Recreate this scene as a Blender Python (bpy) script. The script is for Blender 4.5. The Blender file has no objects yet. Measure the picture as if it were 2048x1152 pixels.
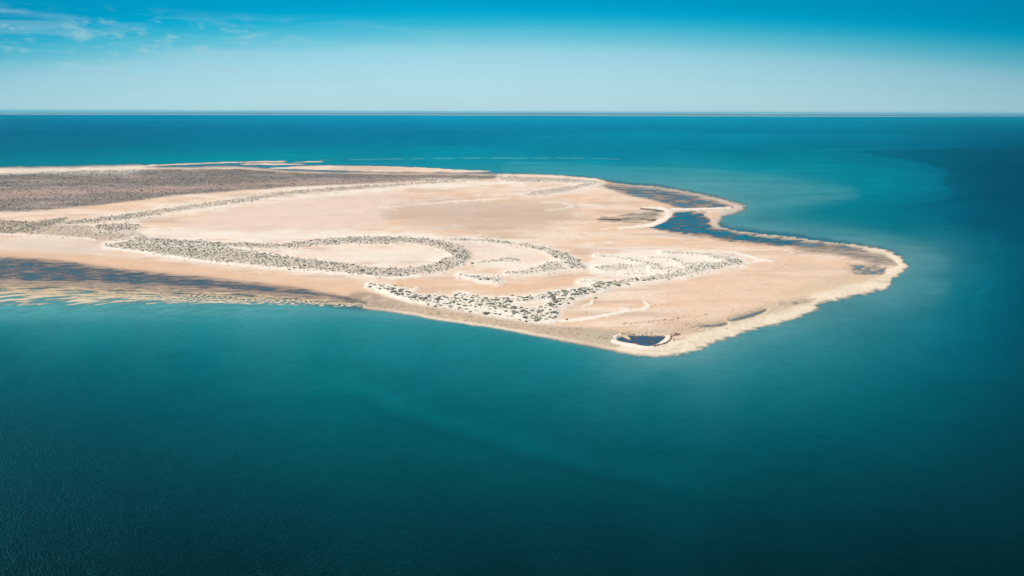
import bpy, math, random
import numpy as np
from mathutils import Matrix

random.seed(7)
RNG = np.random.default_rng(7)
sc = bpy.context.scene
COL = sc.collection

# ------------------------------------------------------------------ camera
H = 120.0                      # drone height above the sea, metres
FPX = 1607.0                   # focal length in units of 1/2048 of the picture width
PITCH = math.atan(352.5 / FPX)
ROLL = 0.0029
fwd = np.array((0, math.cos(PITCH), -math.sin(PITCH)))
up0 = np.array((0, math.sin(PITCH), math.cos(PITCH)))
rt0 = np.array((1.0, 0, 0))
rt = math.cos(ROLL) * rt0 + math.sin(ROLL) * up0
up = -math.sin(ROLL) * rt0 + math.cos(ROLL) * up0
cd = bpy.data.cameras.new('camera')
cam = bpy.data.objects.new('camera', cd)
COL.objects.link(cam)
cd.sensor_width = 36.0
cd.lens = 36.0 * FPX / 2048.0
cd.clip_start = 1.0
cd.clip_end = 120000.0
cam.matrix_world = Matrix(((rt[0], up[0], -fwd[0], 0), (rt[1], up[1], -fwd[1], 0), (rt[2], up[2], -fwd[2], H), (0, 0, 0, 1)))
sc.camera = cam

# ------------------------------------------------------------------ light
SUN_EL, SUN_AZ = math.radians(47), math.radians(-84)
world = bpy.data.worlds.new('World')
sc.world = world
world.use_nodes = True
nt = world.node_tree
N, L = nt.nodes, nt.links
bg = N['Background']
bg.inputs[1].default_value = 0.08


def wnode(t, **kw):
    n = N.new(t)
    for k, v in kw.items():
        setattr(n, k, v)
    return n


def wmath(op, a, b=None, c=None, clamp=False):
    n = wnode('ShaderNodeMath', operation=op, use_clamp=clamp)
    for i, v in enumerate((a, b, c)):
        if v is None:
            continue
        if isinstance(v, (int, float)):
            n.inputs[i].default_value = v
        else:
            L.new(v, n.inputs[i])
    return n.outputs[0]


tc = wnode('ShaderNodeTexCoord')
sep = wnode('ShaderNodeSeparateXYZ')
L.new(tc.outputs['Generated'], sep.inputs[0])
zc = wmath('MAXIMUM', sep.outputs[2], 0.004)
comb = wnode('ShaderNodeCombineXYZ')
L.new(sep.outputs[0], comb.inputs[0]); L.new(sep.outputs[1], comb.inputs[1])
sky = wnode('ShaderNodeTexSky', sky_type='NISHITA', sun_disc=False)
sky.sun_elevation = SUN_EL
sky.sun_rotation = SUN_AZ
sky.air_density, sky.dust_density, sky.ozone_density = 1.0, 0.15, 2.0
L.new(comb.outputs[0], sky.inputs['Vector'])
# the air of the place: pale at the horizon, clear cyan a few degrees up
ramp = wnode('ShaderNodeValToRGB')
ramp.color_ramp.interpolation = 'CARDINAL'
stops = [(0.0, (.66, 1.10, 1.70)), (0.012, (.65, 1.05, 1.58)), (0.0414, (.70, 1.05, 1.35)), (0.0702, (.65, 1.05, 1.22)), (0.0816, (.42, .98, 1.13)), (0.0985, (.15, .88, 1.04)), (0.1068, (.05, .81, 1.02)), (0.114, (.006, .76, 1.0)), (0.126, (0, .69, .93)), (0.5, (0, .66, .92))]
els = ramp.color_ramp.elements
while len(els) < len(stops):
    els.new(0.5)
for e, (p, c) in zip(els, stops):
    e.position = p
    e.color = (c[0] / 4, c[1] / 4, c[2] / 4, 1)
xx = wmath('MINIMUM', wmath('MULTIPLY', sep.outputs[0], sep.outputs[0]), .30)
zw = wmath('ADD', zc, wmath('MULTIPLY', xx, .13))   # pale band sinks to both sides, lens vignette painted into the sky
L.new(zw, ramp.inputs[0]); L.new(zw, comb.inputs[2])
tint = wnode('ShaderNodeMix', data_type='RGBA', blend_type='MULTIPLY')
tint.inputs[0].default_value = 1
L.new(sky.outputs[0], tint.inputs[6]); L.new(ramp.outputs[0], tint.inputs[7])
dbl = wnode('ShaderNodeVectorMath', operation='SCALE')
L.new(wmath('SUBTRACT', 4.0, wmath('MULTIPLY', xx, 3.8)), dbl.inputs[3])  # sky dimmed to left and right, same vignette painted in
L.new(tint.outputs[2], dbl.inputs[0])
# thin cirrus over the left half of the sky
cd_ = wnode('ShaderNodeCombineXYZ')
L.new(sep.outputs[0], cd_.inputs[0]); L.new(zc, cd_.inputs[1])
mp = wnode('ShaderNodeMapping')
mp.inputs['Rotation'].default_value = (0, 0, math.radians(20))
mp.inputs['Scale'].default_value = (9, 75, 1)
L.new(cd_.outputs[0], mp.inputs[0])
n1 = wnode('ShaderNodeTexNoise'); n1.inputs['Scale'].default_value = 1.0; n1.inputs['Detail'].default_value = 6; n1.inputs['Roughness'].default_value = .6; n1.inputs['Distortion'].default_value = .6
L.new(mp.outputs[0], n1.inputs['Vector'])
mp2 = wnode('ShaderNodeMapping'); mp2.inputs['Scale'].default_value = (38, 95, 1)
L.new(cd_.outputs[0], mp2.inputs[0])
n2 = wnode('ShaderNodeTexNoise'); n2.inputs['Scale'].default_value = 1.0; n2.inputs['Detail'].default_value = 5; n2.inputs['Roughness'].default_value = .6
L.new(mp2.outputs[0], n2.inputs['Vector'])


def wrange(v, a, b, c=0.0, d=1.0):
    n = wnode('ShaderNodeMapRange', interpolation_type='SMOOTHSTEP')
    L.new(v, n.inputs[0])
    for i, q in enumerate((a, b, c, d)):
        n.inputs[i + 1].default_value = q
    return n.outputs[0]


veil = wrange(n1.outputs[0], .44, .66)
puff = wrange(n2.outputs[0], .5, .68)
west = wrange(sep.outputs[0], .12, -.30)
west2 = wrange(sep.outputs[0], -.12, -.42)
low = wrange(zc, .112, .084)
lowp = wrange(zc, .025, .055)
f1 = wmath('MULTIPLY', wmath('MULTIPLY', veil, west), wmath('MULTIPLY', low, .30))
f2 = wmath('MULTIPLY', wmath('MULTIPLY', puff, west2), wmath('MULTIPLY', wmath('MULTIPLY', low, lowp), .40))
fac = wmath('ADD', f1, f2, clamp=True)
cl = wnode('ShaderNodeMix', data_type='RGBA')
L.new(fac, cl.inputs[0]); L.new(dbl.outputs[0], cl.inputs[6])
cl.inputs[7].default_value = (3.9, 6.2, 7.0, 1)
L.new(cl.outputs[2], bg.inputs[0])

sd_ = bpy.data.lights.new('sun', 'SUN')
sd_.energy = 4.2
sd_.angle = math.radians(0.53)
sd_.color = (1.0, 0.93, 0.83)
sun = bpy.data.objects.new('sun', sd_)
COL.objects.link(sun)
sdir = np.array((math.sin(SUN_AZ) * math.cos(SUN_EL), math.cos(SUN_AZ) * math.cos(SUN_EL), math.sin(SUN_EL)))
from mathutils import Vector
sun.rotation_euler = Vector(sdir).to_track_quat('Z', 'Y').to_euler()
sun.location = (0, 0, 300)

vs = sc.view_settings
vs.view_transform = 'Standard'
vs.look = 'None'
vs.exposure = 0.35
vs.gamma = 1.0
vs.use_curve_mapping = False
sc.render.engine = 'CYCLES'
sc.cycles.use_denoising = True
sc.cycles.max_bounces = 6
sc.cycles.volume_bounces = 0
sc.cycles.transparent_max_bounces = 8

# ------------------------------------------------------------------ maths helpers
F4 = np.float32


def lin(c):
    c = np.asarray(c, dtype=float) / 255.0
    return np.where(c <= 0.04045, c / 12.92, ((c + 0.055) / 1.055) ** 2.4)


def ss(a, b, x):
    t = np.clip((x - a) / (b - a), 0, 1)
    return t * t * (3 - 2 * t)


def mix(a, b, t):
    return a + (b - a) * t[..., None]


def _hash(ix, iy, seed):
    h = (ix.astype(np.uint32) * np.uint32(374761393)) ^ (iy.astype(np.uint32) * np.uint32(668265263)) ^ np.uint32(seed * 2654435 % 4294967295)
    h = (h ^ (h >> np.uint32(13))) * np.uint32(1274126177)
    return (h ^ (h >> np.uint32(16))).astype(np.float32) * F4(2 * math.pi / 4294967296.0)


def perlin(x, y, seed=0):
    x = np.asarray(x, F4); y = np.asarray(y, F4)
    fx, fy = np.floor(x), np.floor(y)
    ix, iy = fx.astype(np.int32), fy.astype(np.int32)
    fx, fy = x - fx, y - fy
    u = fx * fx * fx * (fx * (fx * 6 - 15) + 10)
    v = fy * fy * fy * (fy * (fy * 6 - 15) + 10)

    def g(ox, oy):
        a = _hash(ix + ox, iy + oy, seed)
        return np.cos(a) * (fx - ox) + np.sin(a) * (fy - oy)
    n = (g(0, 0) * (1 - u) + g(1, 0) * u) * (1 - v) + (g(0, 1) * (1 - u) + g(1, 1) * u) * v
    return n * F4(1.5)


def fbm(x, y, seed=0, octaves=3, gain=.5):
    a, s, t = 1.0, 0.0, 0.0
    for o in range(octaves):
        s = s + a * perlin(x * 2 ** o, y * 2 ** o, seed + 17 * o)
        t += a
        a *= gain
    return s / t


EL = np.array((1.20, 1.30, 1.39))   # daylight on level ground: display colour -> albedo


# Survey chart: the outlines of the spit were traced as picture points; chart() gives the picture point of a spot
# on the ground plane and ground() the spot in metres, so everything below lies on the real ground.
def ground(px, py):
    px = np.asarray(px, float) - 1024.0
    py = 576.0 - np.asarray(py, float)
    d = fwd[:, None] * FPX + rt[:, None] * px.ravel() + up[:, None] * py.ravel()
    t = H / np.maximum(-d[2], 1e-6)
    return (d[0] * t).reshape(px.shape), (d[1] * t).reshape(px.shape)


def chart(x, y):
    x = np.asarray(x, float); y = np.asarray(y, float)
    a = y * fwd[1] - H * fwd[2]
    b = x * rt[0] + y * rt[1] - H * rt[2]
    c = x * up[0] + y * up[1] - H * up[2]
    return (1024 + FPX * b / a).astype(F4), (576 - FPX * c / a).astype(F4)


def smooth_closed(p, it=1):
    p = np.asarray(p, float)
    for _ in range(it):
        q = np.roll(p, -1, 0)
        p = np.stack([.75 * p + .25 * q, .25 * p + .75 * q], 1).reshape(-1, 2)
    return p


def band(rows):
    r = np.asarray(rows, float)
    return np.concatenate([r[:, :2], r[::-1][:, [0, 2]]])


def sdf(poly, px, py, pad=40.0, it=1):
    """signed distance in chart units, positive inside; -pad far outside"""
    p = smooth_closed(poly, it)
    out = np.full(px.shape, -pad, F4)
    m = (px > p[:, 0].min() - pad) & (px < p[:, 0].max() + pad) & (py > p[:, 1].min() - pad) & (py < p[:, 1].max() + pad)
    X, Y = px[m].astype(F4), py[m].astype(F4)
    if X.size == 0:
        return out
    d = np.full(X.shape, 1e12, F4)
    ins = np.zeros(X.shape, bool)
    q = np.roll(p, -1, 0)
    for (ax, ay), (bx, by) in zip(p, q):
        ex, ey = bx - ax, by - ay
        l2 = ex * ex + ey * ey
        if l2 < 1e-9:
            continue
        wx, wy = X - F4(ax), Y - F4(ay)
        t = np.clip((wx * F4(ex) + wy * F4(ey)) / F4(l2), 0, 1)
        dx, dy = wx - t * F4(ex), wy - t * F4(ey)
        np.minimum(d, dx * dx + dy * dy, out=d)
        if ay != by:
            c = (Y >= min(ay, by)) & (Y < max(ay, by)) & (wx < F4(ex / ey) * wy)
            ins ^= c
    d = np.sqrt(d)
    out[m] = np.clip(np.where(ins, d, -d), -pad, 1e6)
    return out


def stroke(pts, px, py, pad=14.0):
    """distance to a polyline minus its half width; pts = (x, y, halfwidth)"""
    p = np.asarray(pts, float)
    out = np.full(px.shape, pad, F4)
    m = (px > p[:, 0].min() - pad) & (px < p[:, 0].max() + pad) & (py > p[:, 1].min() - pad) & (py < p[:, 1].max() + pad)
    X, Y = px[m], py[m]
    if X.size == 0:
        return out
    d = np.full(X.shape, pad, F4)
    for a, b in zip(p[:-1], p[1:]):
        e = b[:2] - a[:2]
        t = np.clip(((X - a[0]) * e[0] + (Y - a[1]) * e[1]) / (e @ e), 0, 1)
        dd = np.hypot(X - a[0] - t * e[0], Y - a[1] - t * e[1]) - (a[2] + (b[2] - a[2]) * t)
        np.minimum(d, dd, out=d)
    out[m] = d
    return out


# ------------------------------------------------------------------ survey: shapes of the place
MAIN = [(-700, 350), (-300, 342), (0, 337), (130, 335.5), (255, 332), (280, 332), (300, 336), (380, 336.5), (480, 334.5), (520, 338), (560, 342.5), (650, 345.5), (760, 346.5), (900, 347.5),
        (1000, 350), (1080, 352.5), (1160, 356.5), (1200, 362), (1235, 368), (1270, 370), (1320, 374.5), (1370, 383), (1420, 393), (1465, 404), (1497, 416.5), (1465, 424), (1448, 429), (1440, 440),
        (1432, 447), (1445, 456), (1490, 465), (1560, 472), (1610, 478), (1680, 487), (1740, 494), (1785, 506), (1808, 519), (1810, 530), (1818, 534), (1806, 541), (1800, 548), (1778, 558), (1782, 568),
        (1772, 577), (1730, 584), (1690, 594), (1650, 602), (1630, 608), (1636, 616), (1612, 625), (1590, 636), (1560, 644), (1530, 651), (1490, 660), (1460, 673), (1420, 686), (1380, 703), (1320, 711),
        (1290, 710), (1240, 703), (1215, 697), (1150, 685), (1080, 672), (1020, 660), (940, 648), (880, 640), (820, 628), (780, 622), (740, 617), (700, 613), (640, 609), (500, 606), (300, 603), (150, 605),
        (0, 608), (-300, 604), (-700, 590)]
BARS = [band([(265, 331, 334), (430, 324.5, 327), (520, 322, 325), (575, 321.5, 324.5)]),
        band([(583, 323.6, 324.4), (610, 322.6, 325), (648, 322.4, 324)]),
        band([(480, 327, 329.5), (540, 326, 330.5), (612, 327.5, 330)]),
        band([(530, 336.5, 338), (580, 333, 338.5), (640, 330, 340), (720, 331, 343), (820, 333.5, 344.2), (870, 336, 344.8), (930, 340, 346), (985, 341.5, 343)])]
LAG_W = band([(-700, 500, 556), (-60, 513, 560), (0, 515, 563), (60, 517, 564), (120, 522, 566), (200, 534, 569), (300, 545, 573), (420, 556, 579), (520, 568, 585), (600, 577, 592), (680, 592, 601), (730, 604, 607)])
RIBS = band([(-700, 553, 606), (0, 561, 613), (150, 565, 612), (300, 571, 610), (450, 579, 609), (600, 590, 612), (690, 601, 615), (730, 608, 616)])
BAY_N = [(1205, 369), (1240, 371.5), (1300, 377), (1360, 386), (1410, 397), (1455, 410), (1470, 416), (1400, 418), (1350, 414), (1330, 406), (1290, 396), (1240, 386), (1212, 375)]
BAY_S = [(1348, 428), (1375, 424), (1405, 425.5), (1412, 436), (1418, 449), (1438, 460), (1480, 467.5), (1560, 476), (1620, 483), (1685, 492), (1740, 502), (1690, 502), (1640, 498), (1560, 491), (1480, 483.5), (1400, 472), (1340, 462), (1285, 452.5), (1320, 447), (1338, 437)]
POOL1 = [(1233, 680), (1240, 674), (1256, 671), (1275, 672), (1300, 672.5), (1329, 672), (1331, 676), (1318, 686), (1304, 692), (1288, 692), (1268, 687), (1245, 684)]
POOL1_SPIT = [(1238, 671.5), (1248, 674.5), (1256, 679), (1261, 680), (1260, 675), (1250, 670.5), (1240, 669)]
POOL2 = [(1455, 641), (1480, 633.5), (1510, 624.5), (1534, 616.5), (1529, 625), (1500, 636), (1472, 642.5)]
POOL3 = [(1394, 656), (1410, 649), (1425, 651), (1452, 644), (1458, 648), (1436, 655), (1415, 654)]
EASTP = [(1640, 512), (1700, 503), (1750, 512), (1795, 530), (1765, 546), (1725, 551), (1690, 543), (1655, 530)]
PLAIN = [(-700, 360), (-200, 351), (0, 347.5), (140, 341.5), (300, 338.5), (480, 336.5), (560, 344), (700, 347.5), (900, 349), (1000, 351.5), (1012, 355), (980, 358), (860, 363), (700, 370), (600, 373), (512, 380), (420, 387), (350, 392), (280, 402), (200, 411), (100, 421), (0, 426), (-300, 436), (-700, 450)]

# scrub bands: (outline, shrub density, shrub size, ground whiteness)
VEG = [
    (band([(120, 447, 452), (200, 437, 447), (280, 425, 437), (360, 414, 424), (440, 404, 412), (500, 395, 405), (560, 385, 394), (640, 378, 386), (720, 373, 380), (800, 368, 374), (860, 364, 368), (950, 361, 364)]), .80, 1.15, .5),
    (band([(-700, 440, 478), (-60, 442, 470), (0, 443, 469), (60, 446, 468), (100, 442, 455), (135, 436, 441)]), .80, 1.15, .1),
    (band([(40, 455, 470), (100, 452, 473), (200, 455, 482), (290, 470, 483)]), .33, .95, .25),
    (band([(190, 452, 466), (240, 449, 465), (280, 450, 462)]), .60, 1.2, .5),
    (band([(208, 491, 496), (260, 486, 501), (300, 484, 508), (350, 487, 515), (400, 491, 522), (450, 497, 527), (512, 506, 533), (580, 516, 540), (650, 525, 545), (700, 531, 550), (760, 538, 555), (790, 540, 557), (830, 537, 553), (870, 528, 548), (905, 513, 541), (930, 500, 530)]), .76, 1.12, .75),
    (band([(270, 477, 487), (340, 481, 491), (420, 486, 494), (480, 488, 497), (560, 490, 499), (600, 487, 498), (640, 479, 493), (700, 476, 489), (760, 475, 491), (820, 477, 488), (865, 481, 494), (895, 487, 506), (920, 493, 532), (940, 503, 520)]), .74, 1.1, .6),
    (band([(900, 480, 483), (974, 480, 486), (1018, 486, 491.5), (1062, 491.5, 499), (1090, 497, 506), (1115, 503, 522), (1135, 510, 539), (1155, 522, 541), (1170, 535, 540)]), .74, 1.05, .75),
    (band([(1012, 547, 551), (1050, 543, 551), (1080, 532, 549), (1110, 526, 545), (1145, 520, 541)]), .55, 1.0, .8),
    (band([(938, 526, 530), (990, 523, 527), (1010, 516, 526), (1036, 521, 526)]), .6, 1.0, .5),
    (band([(918, 550.5, 553), (950, 555, 561), (975, 557, 567), (1002, 553, 569)]), .6, 1.0, .9),
    # the near dune ridge
    (band([(736, 570, 574), (760, 572, 582), (790, 578, 594), (820, 588, 604), (850, 594, 607), (890, 596, 612), (934, 600, 616), (975, 606, 621), (1012, 611, 628), (1040, 618, 641), (1064, 622, 646), (1090, 616, 644), (1108, 618, 641), (1116, 626, 635)]), .62, 1.15, 1.0),
    (band([(910, 592, 597), (926, 590, 598), (960, 598, 606), (1000, 600, 609), (1030, 598, 608), (1064, 594, 604), (1106, 588, 600), (1143, 582, 594), (1175, 577, 590), (1215, 569, 583)]), .66, 1.15, 1.0),
    (band([(1090, 612, 622), (1110, 602, 618), (1140, 592, 606), (1165, 584, 594)]), .66, 1.15, 1.0),
    (band([(845, 606, 613), (882, 613, 618), (916, 618, 623), (960, 624, 630), (1000, 631, 637), (1025, 636, 643), (1051, 638, 647)]), .55, 1.0, 1.0),
    (band([(1155, 566, 570), (1175, 562, 571), (1200, 566, 574)]), .35, .9, .9),
    # the eastern ridges
    (band([(1180, 571, 583), (1212, 567, 577), (1250, 562, 571), (1269, 558, 566), (1308, 553, 564), (1360, 545, 556), (1400, 536, 547), (1438, 527, 539), (1462, 517, 533), (1488, 526, 531)]), .86, 1.05, .9),
    (band([(1322, 505.5, 509), (1373, 506.5, 510), (1412, 509.5, 514), (1438, 513.5, 522), (1462, 517, 532)]), .75, .95, .8),
    (band([(1190, 512, 514), (1243, 515, 519), (1269, 520, 525), (1293, 526, 535), (1320, 529, 541)]), .62, .95, .8),
    (band([(1186, 536, 540), (1217, 532, 544), (1256, 532, 543), (1285, 533, 540)]), .55, .95, .8),
    (band([(1296, 515, 518), (1334, 516, 520), (1360, 522, 530), (1373, 527, 541), (1400, 526, 540), (1425, 528, 536)]), .5, .9, .8),
    (band([(1300, 537, 545), (1340, 536, 546), (1380, 532, 543)]), .3, .9, .7),
    (band([(1240, 549, 551.5), (1285, 548.5, 552)]), .6, .9, .5),
    # north rim
    (band([(1045, 389, 392.5), (1092, 381, 391), (1136, 374, 384), (1165, 368.5, 376), (1195, 364, 370)]), .74, 1.0, .6),
    (band([(1000, 351.5, 364), (1080, 353.5, 365), (1150, 357.5, 366), (1205, 363, 369)]), .7, 1.0, .5),
]
SPARSE = [(520, 497), (540, 505), (560, 503), (690, 520), (650, 505), (780, 512), (700, 515), (1191, 598), (1192, 600), (1175, 611), (1189, 597), (1134, 641), (1133, 642), (1172, 628), (974, 401), (1020, 396), (1018, 403), (1163, 567), (1252, 619), (1247, 620), (1264, 625)]

STROKES = [  # bright sand crests: (x, y, half height)
    [(1083, 405, .6), (1118, 406, 1), (1136, 409, 1.4), (1147, 414, 1.6), (1130, 418, 1.2), (1092, 421.5, .6)],
    [(1160, 411.5, .5), (1189, 411, 1), (1205, 414, 1.2), (1214, 418.5, .6)],
    [(900, 404, .6), (974, 401, 1.2), (1022, 396.5, .7)],
    [(757, 416, .6), (804, 413, .8), (900, 405, .9), (992, 399, .7)],
    [(795, 421, .4), (770, 418, .6)],
    [(955, 391, .7), (1000, 390, 1.0), (1060, 388, 1.2)],
    [(1202, 460, 1), (1225, 457, 1.2)],
    [(1236, 457.5, .8), (1270, 455, 1.8), (1305, 450, 3.4), (1330, 439, 4.0), (1341, 427, 3.8), (1330, 419.5, 2.4), (1305, 417, 1.5), (1285, 416, .7)],
    [(1344, 418.5, .8), (1400, 418, 1.2), (1460, 416, 1.5)],
    [(1080, 648, 2), (1100, 646, 2.4), (1152, 642, 2.2), (1191, 637, 2), (1230, 629, 1.8), (1261, 624, 1.8), (1285, 620, 1.8), (1298, 614, 2.4), (1290, 606, 1.4)],
    [(1241, 619, 1), (1258, 620, 1.8)],
    [(1166, 614, 1), (1182, 611, 1.8), (1186, 603, 1)],
    [(1425, 503, .6), (1465, 507, 1.3), (1496, 513, 1.5), (1517, 521, 1.8), (1545, 524, .8)],
    [(1486, 530, 1), (1517, 524, 1.3)],
    [(736, 571, 1), (760, 580, 3), (795, 597, 4), (830, 606, 4), (880, 618, 4), (940, 630, 4), (1000, 640, 4), (1050, 647, 3.2), (1110, 646, 2.4)],
    [(1226, 684, 3), (1245, 689, 3), (1275, 695, 3), (1300, 697, 2.4), (1320, 691, 2.6), (1335, 682, 3), (1338, 675, 2)],
    [(1230, 676, 3), (1240, 672, 2.5)],
    [(910, 551, 1), (950, 561, 2), (985, 567, 2)],
    [(210, 497, 1), (300, 509, 1.2), (400, 524, 1.3), (512, 535, 1.3), (650, 547, 1.3), (790, 558.5, 1.5), (840, 555, 1)],
    [(-200, 472, 1), (0, 471, 1), (100, 473, 1), (190, 481, .8)],
    [(786, 590, 1.6), (801, 584, 2.2), (812, 578, 1.2)],
    [(812, 592, 1.5), (824, 584, 2.4), (836, 577.5, 1.0)],
    [(860, 597, 2), (872, 590, 1.2)], [(915, 592, 2.5), (926, 586, 1.6), (940, 588, 1)],
]

# water: colour of sea + bed at spots of the chart, lens vignette painted in toward the lower edges
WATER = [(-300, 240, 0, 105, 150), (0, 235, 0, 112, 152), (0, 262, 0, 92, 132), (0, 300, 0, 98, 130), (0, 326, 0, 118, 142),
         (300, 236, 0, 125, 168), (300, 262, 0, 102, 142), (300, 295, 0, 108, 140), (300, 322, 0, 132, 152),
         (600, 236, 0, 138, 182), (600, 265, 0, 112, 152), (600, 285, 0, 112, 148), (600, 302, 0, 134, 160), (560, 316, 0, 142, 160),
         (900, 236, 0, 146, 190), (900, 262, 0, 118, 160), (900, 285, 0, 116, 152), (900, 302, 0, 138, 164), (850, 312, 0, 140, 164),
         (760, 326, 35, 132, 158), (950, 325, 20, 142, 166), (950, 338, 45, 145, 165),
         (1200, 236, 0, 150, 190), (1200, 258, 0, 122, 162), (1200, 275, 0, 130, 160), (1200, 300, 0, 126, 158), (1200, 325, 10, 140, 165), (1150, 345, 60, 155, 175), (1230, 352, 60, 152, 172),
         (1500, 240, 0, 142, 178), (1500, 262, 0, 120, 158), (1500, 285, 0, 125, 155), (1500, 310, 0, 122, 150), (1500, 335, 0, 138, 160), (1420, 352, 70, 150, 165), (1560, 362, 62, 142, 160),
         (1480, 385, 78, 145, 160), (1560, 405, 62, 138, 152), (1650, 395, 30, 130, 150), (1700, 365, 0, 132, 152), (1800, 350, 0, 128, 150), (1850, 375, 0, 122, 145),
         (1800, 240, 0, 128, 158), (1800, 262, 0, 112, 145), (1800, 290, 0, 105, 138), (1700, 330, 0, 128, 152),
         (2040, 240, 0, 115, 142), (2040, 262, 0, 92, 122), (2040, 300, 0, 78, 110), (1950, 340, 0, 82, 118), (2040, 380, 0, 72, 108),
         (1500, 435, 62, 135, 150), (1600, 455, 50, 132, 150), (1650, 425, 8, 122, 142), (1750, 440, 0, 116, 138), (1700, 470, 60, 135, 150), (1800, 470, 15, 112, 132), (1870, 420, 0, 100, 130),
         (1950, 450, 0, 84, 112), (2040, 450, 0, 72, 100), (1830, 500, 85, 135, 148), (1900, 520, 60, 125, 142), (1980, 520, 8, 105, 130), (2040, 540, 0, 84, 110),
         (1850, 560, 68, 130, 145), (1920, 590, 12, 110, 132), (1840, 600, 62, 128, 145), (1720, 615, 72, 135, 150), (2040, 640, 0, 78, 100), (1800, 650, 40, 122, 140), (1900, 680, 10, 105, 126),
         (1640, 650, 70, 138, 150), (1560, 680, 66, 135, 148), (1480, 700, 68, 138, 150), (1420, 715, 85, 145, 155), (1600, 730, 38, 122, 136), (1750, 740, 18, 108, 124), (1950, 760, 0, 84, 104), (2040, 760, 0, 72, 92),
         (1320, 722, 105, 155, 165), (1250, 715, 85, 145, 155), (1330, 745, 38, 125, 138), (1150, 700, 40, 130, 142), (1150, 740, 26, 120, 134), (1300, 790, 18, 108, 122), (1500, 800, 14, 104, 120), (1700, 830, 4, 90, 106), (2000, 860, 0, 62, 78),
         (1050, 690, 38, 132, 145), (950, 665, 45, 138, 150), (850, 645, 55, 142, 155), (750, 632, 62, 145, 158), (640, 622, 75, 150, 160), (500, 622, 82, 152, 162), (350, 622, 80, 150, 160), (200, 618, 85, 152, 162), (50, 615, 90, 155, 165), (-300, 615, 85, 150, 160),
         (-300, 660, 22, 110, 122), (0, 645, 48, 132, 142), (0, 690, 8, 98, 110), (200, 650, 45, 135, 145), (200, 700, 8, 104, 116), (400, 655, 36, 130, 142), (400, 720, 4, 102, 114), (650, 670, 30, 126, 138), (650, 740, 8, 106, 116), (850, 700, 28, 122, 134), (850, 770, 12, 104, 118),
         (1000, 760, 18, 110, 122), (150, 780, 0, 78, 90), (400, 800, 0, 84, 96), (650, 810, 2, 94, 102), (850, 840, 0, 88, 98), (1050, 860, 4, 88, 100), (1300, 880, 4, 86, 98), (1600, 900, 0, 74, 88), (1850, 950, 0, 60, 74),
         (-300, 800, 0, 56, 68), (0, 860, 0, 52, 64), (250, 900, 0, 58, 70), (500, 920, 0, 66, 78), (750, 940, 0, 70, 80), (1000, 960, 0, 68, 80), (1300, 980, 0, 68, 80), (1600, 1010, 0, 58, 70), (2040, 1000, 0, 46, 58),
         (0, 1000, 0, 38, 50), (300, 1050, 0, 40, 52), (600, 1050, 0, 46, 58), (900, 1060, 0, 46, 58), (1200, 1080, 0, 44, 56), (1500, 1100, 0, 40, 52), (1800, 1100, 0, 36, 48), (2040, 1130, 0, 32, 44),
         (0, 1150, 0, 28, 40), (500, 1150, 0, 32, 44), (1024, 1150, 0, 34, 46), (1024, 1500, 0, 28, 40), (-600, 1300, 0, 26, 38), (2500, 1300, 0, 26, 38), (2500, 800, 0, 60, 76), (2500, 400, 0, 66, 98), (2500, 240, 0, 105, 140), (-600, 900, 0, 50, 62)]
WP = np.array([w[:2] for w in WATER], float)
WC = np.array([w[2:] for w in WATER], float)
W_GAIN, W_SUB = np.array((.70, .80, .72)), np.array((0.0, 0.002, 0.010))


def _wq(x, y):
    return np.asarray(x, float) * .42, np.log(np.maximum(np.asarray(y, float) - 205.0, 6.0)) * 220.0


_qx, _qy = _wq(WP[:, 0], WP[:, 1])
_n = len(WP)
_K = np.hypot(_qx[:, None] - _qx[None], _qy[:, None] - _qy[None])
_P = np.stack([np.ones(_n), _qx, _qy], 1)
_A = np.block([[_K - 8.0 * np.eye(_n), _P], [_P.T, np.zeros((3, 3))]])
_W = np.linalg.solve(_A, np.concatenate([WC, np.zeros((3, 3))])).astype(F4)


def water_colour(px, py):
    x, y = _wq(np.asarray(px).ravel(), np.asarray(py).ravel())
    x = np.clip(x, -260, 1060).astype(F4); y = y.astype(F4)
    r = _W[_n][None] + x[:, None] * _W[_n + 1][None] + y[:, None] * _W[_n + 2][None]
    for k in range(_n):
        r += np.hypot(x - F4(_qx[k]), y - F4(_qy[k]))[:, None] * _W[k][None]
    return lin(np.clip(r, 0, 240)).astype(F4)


DARK_E = [(1690, 303), (1745, 309), (1800, 317), (1850, 326), (1880, 336), (1906, 348), (1884, 358), (1892, 372), (1913, 388), (1885, 400), (1835, 408), (1780, 412), (1900, 430), (2100, 470), (2600, 460), (2600, 296), (1900, 298), (1760, 300)]
PALE_E = [(1000, 322), (1100, 325), (1200, 330.5), (1400, 337), (1500, 345), (1570, 353), (1632, 361), (1590, 366), (1500, 362), (1300, 372), (1150, 358), (1000, 350)]
LAGOON_FAR = band([(290, 332.5, 337), (430, 326, 336), (520, 324.5, 339), (600, 326, 344), (700, 326, 346.5), (900, 340, 349), (1020, 346, 352)])
SHOAL_FAR = band([(1040, 273, 300), (1150, 267.5, 290), (1250, 264.2, 290), (1400, 265.5, 292), (1600, 268.5, 290), (2000, 272, 290)])


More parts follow.
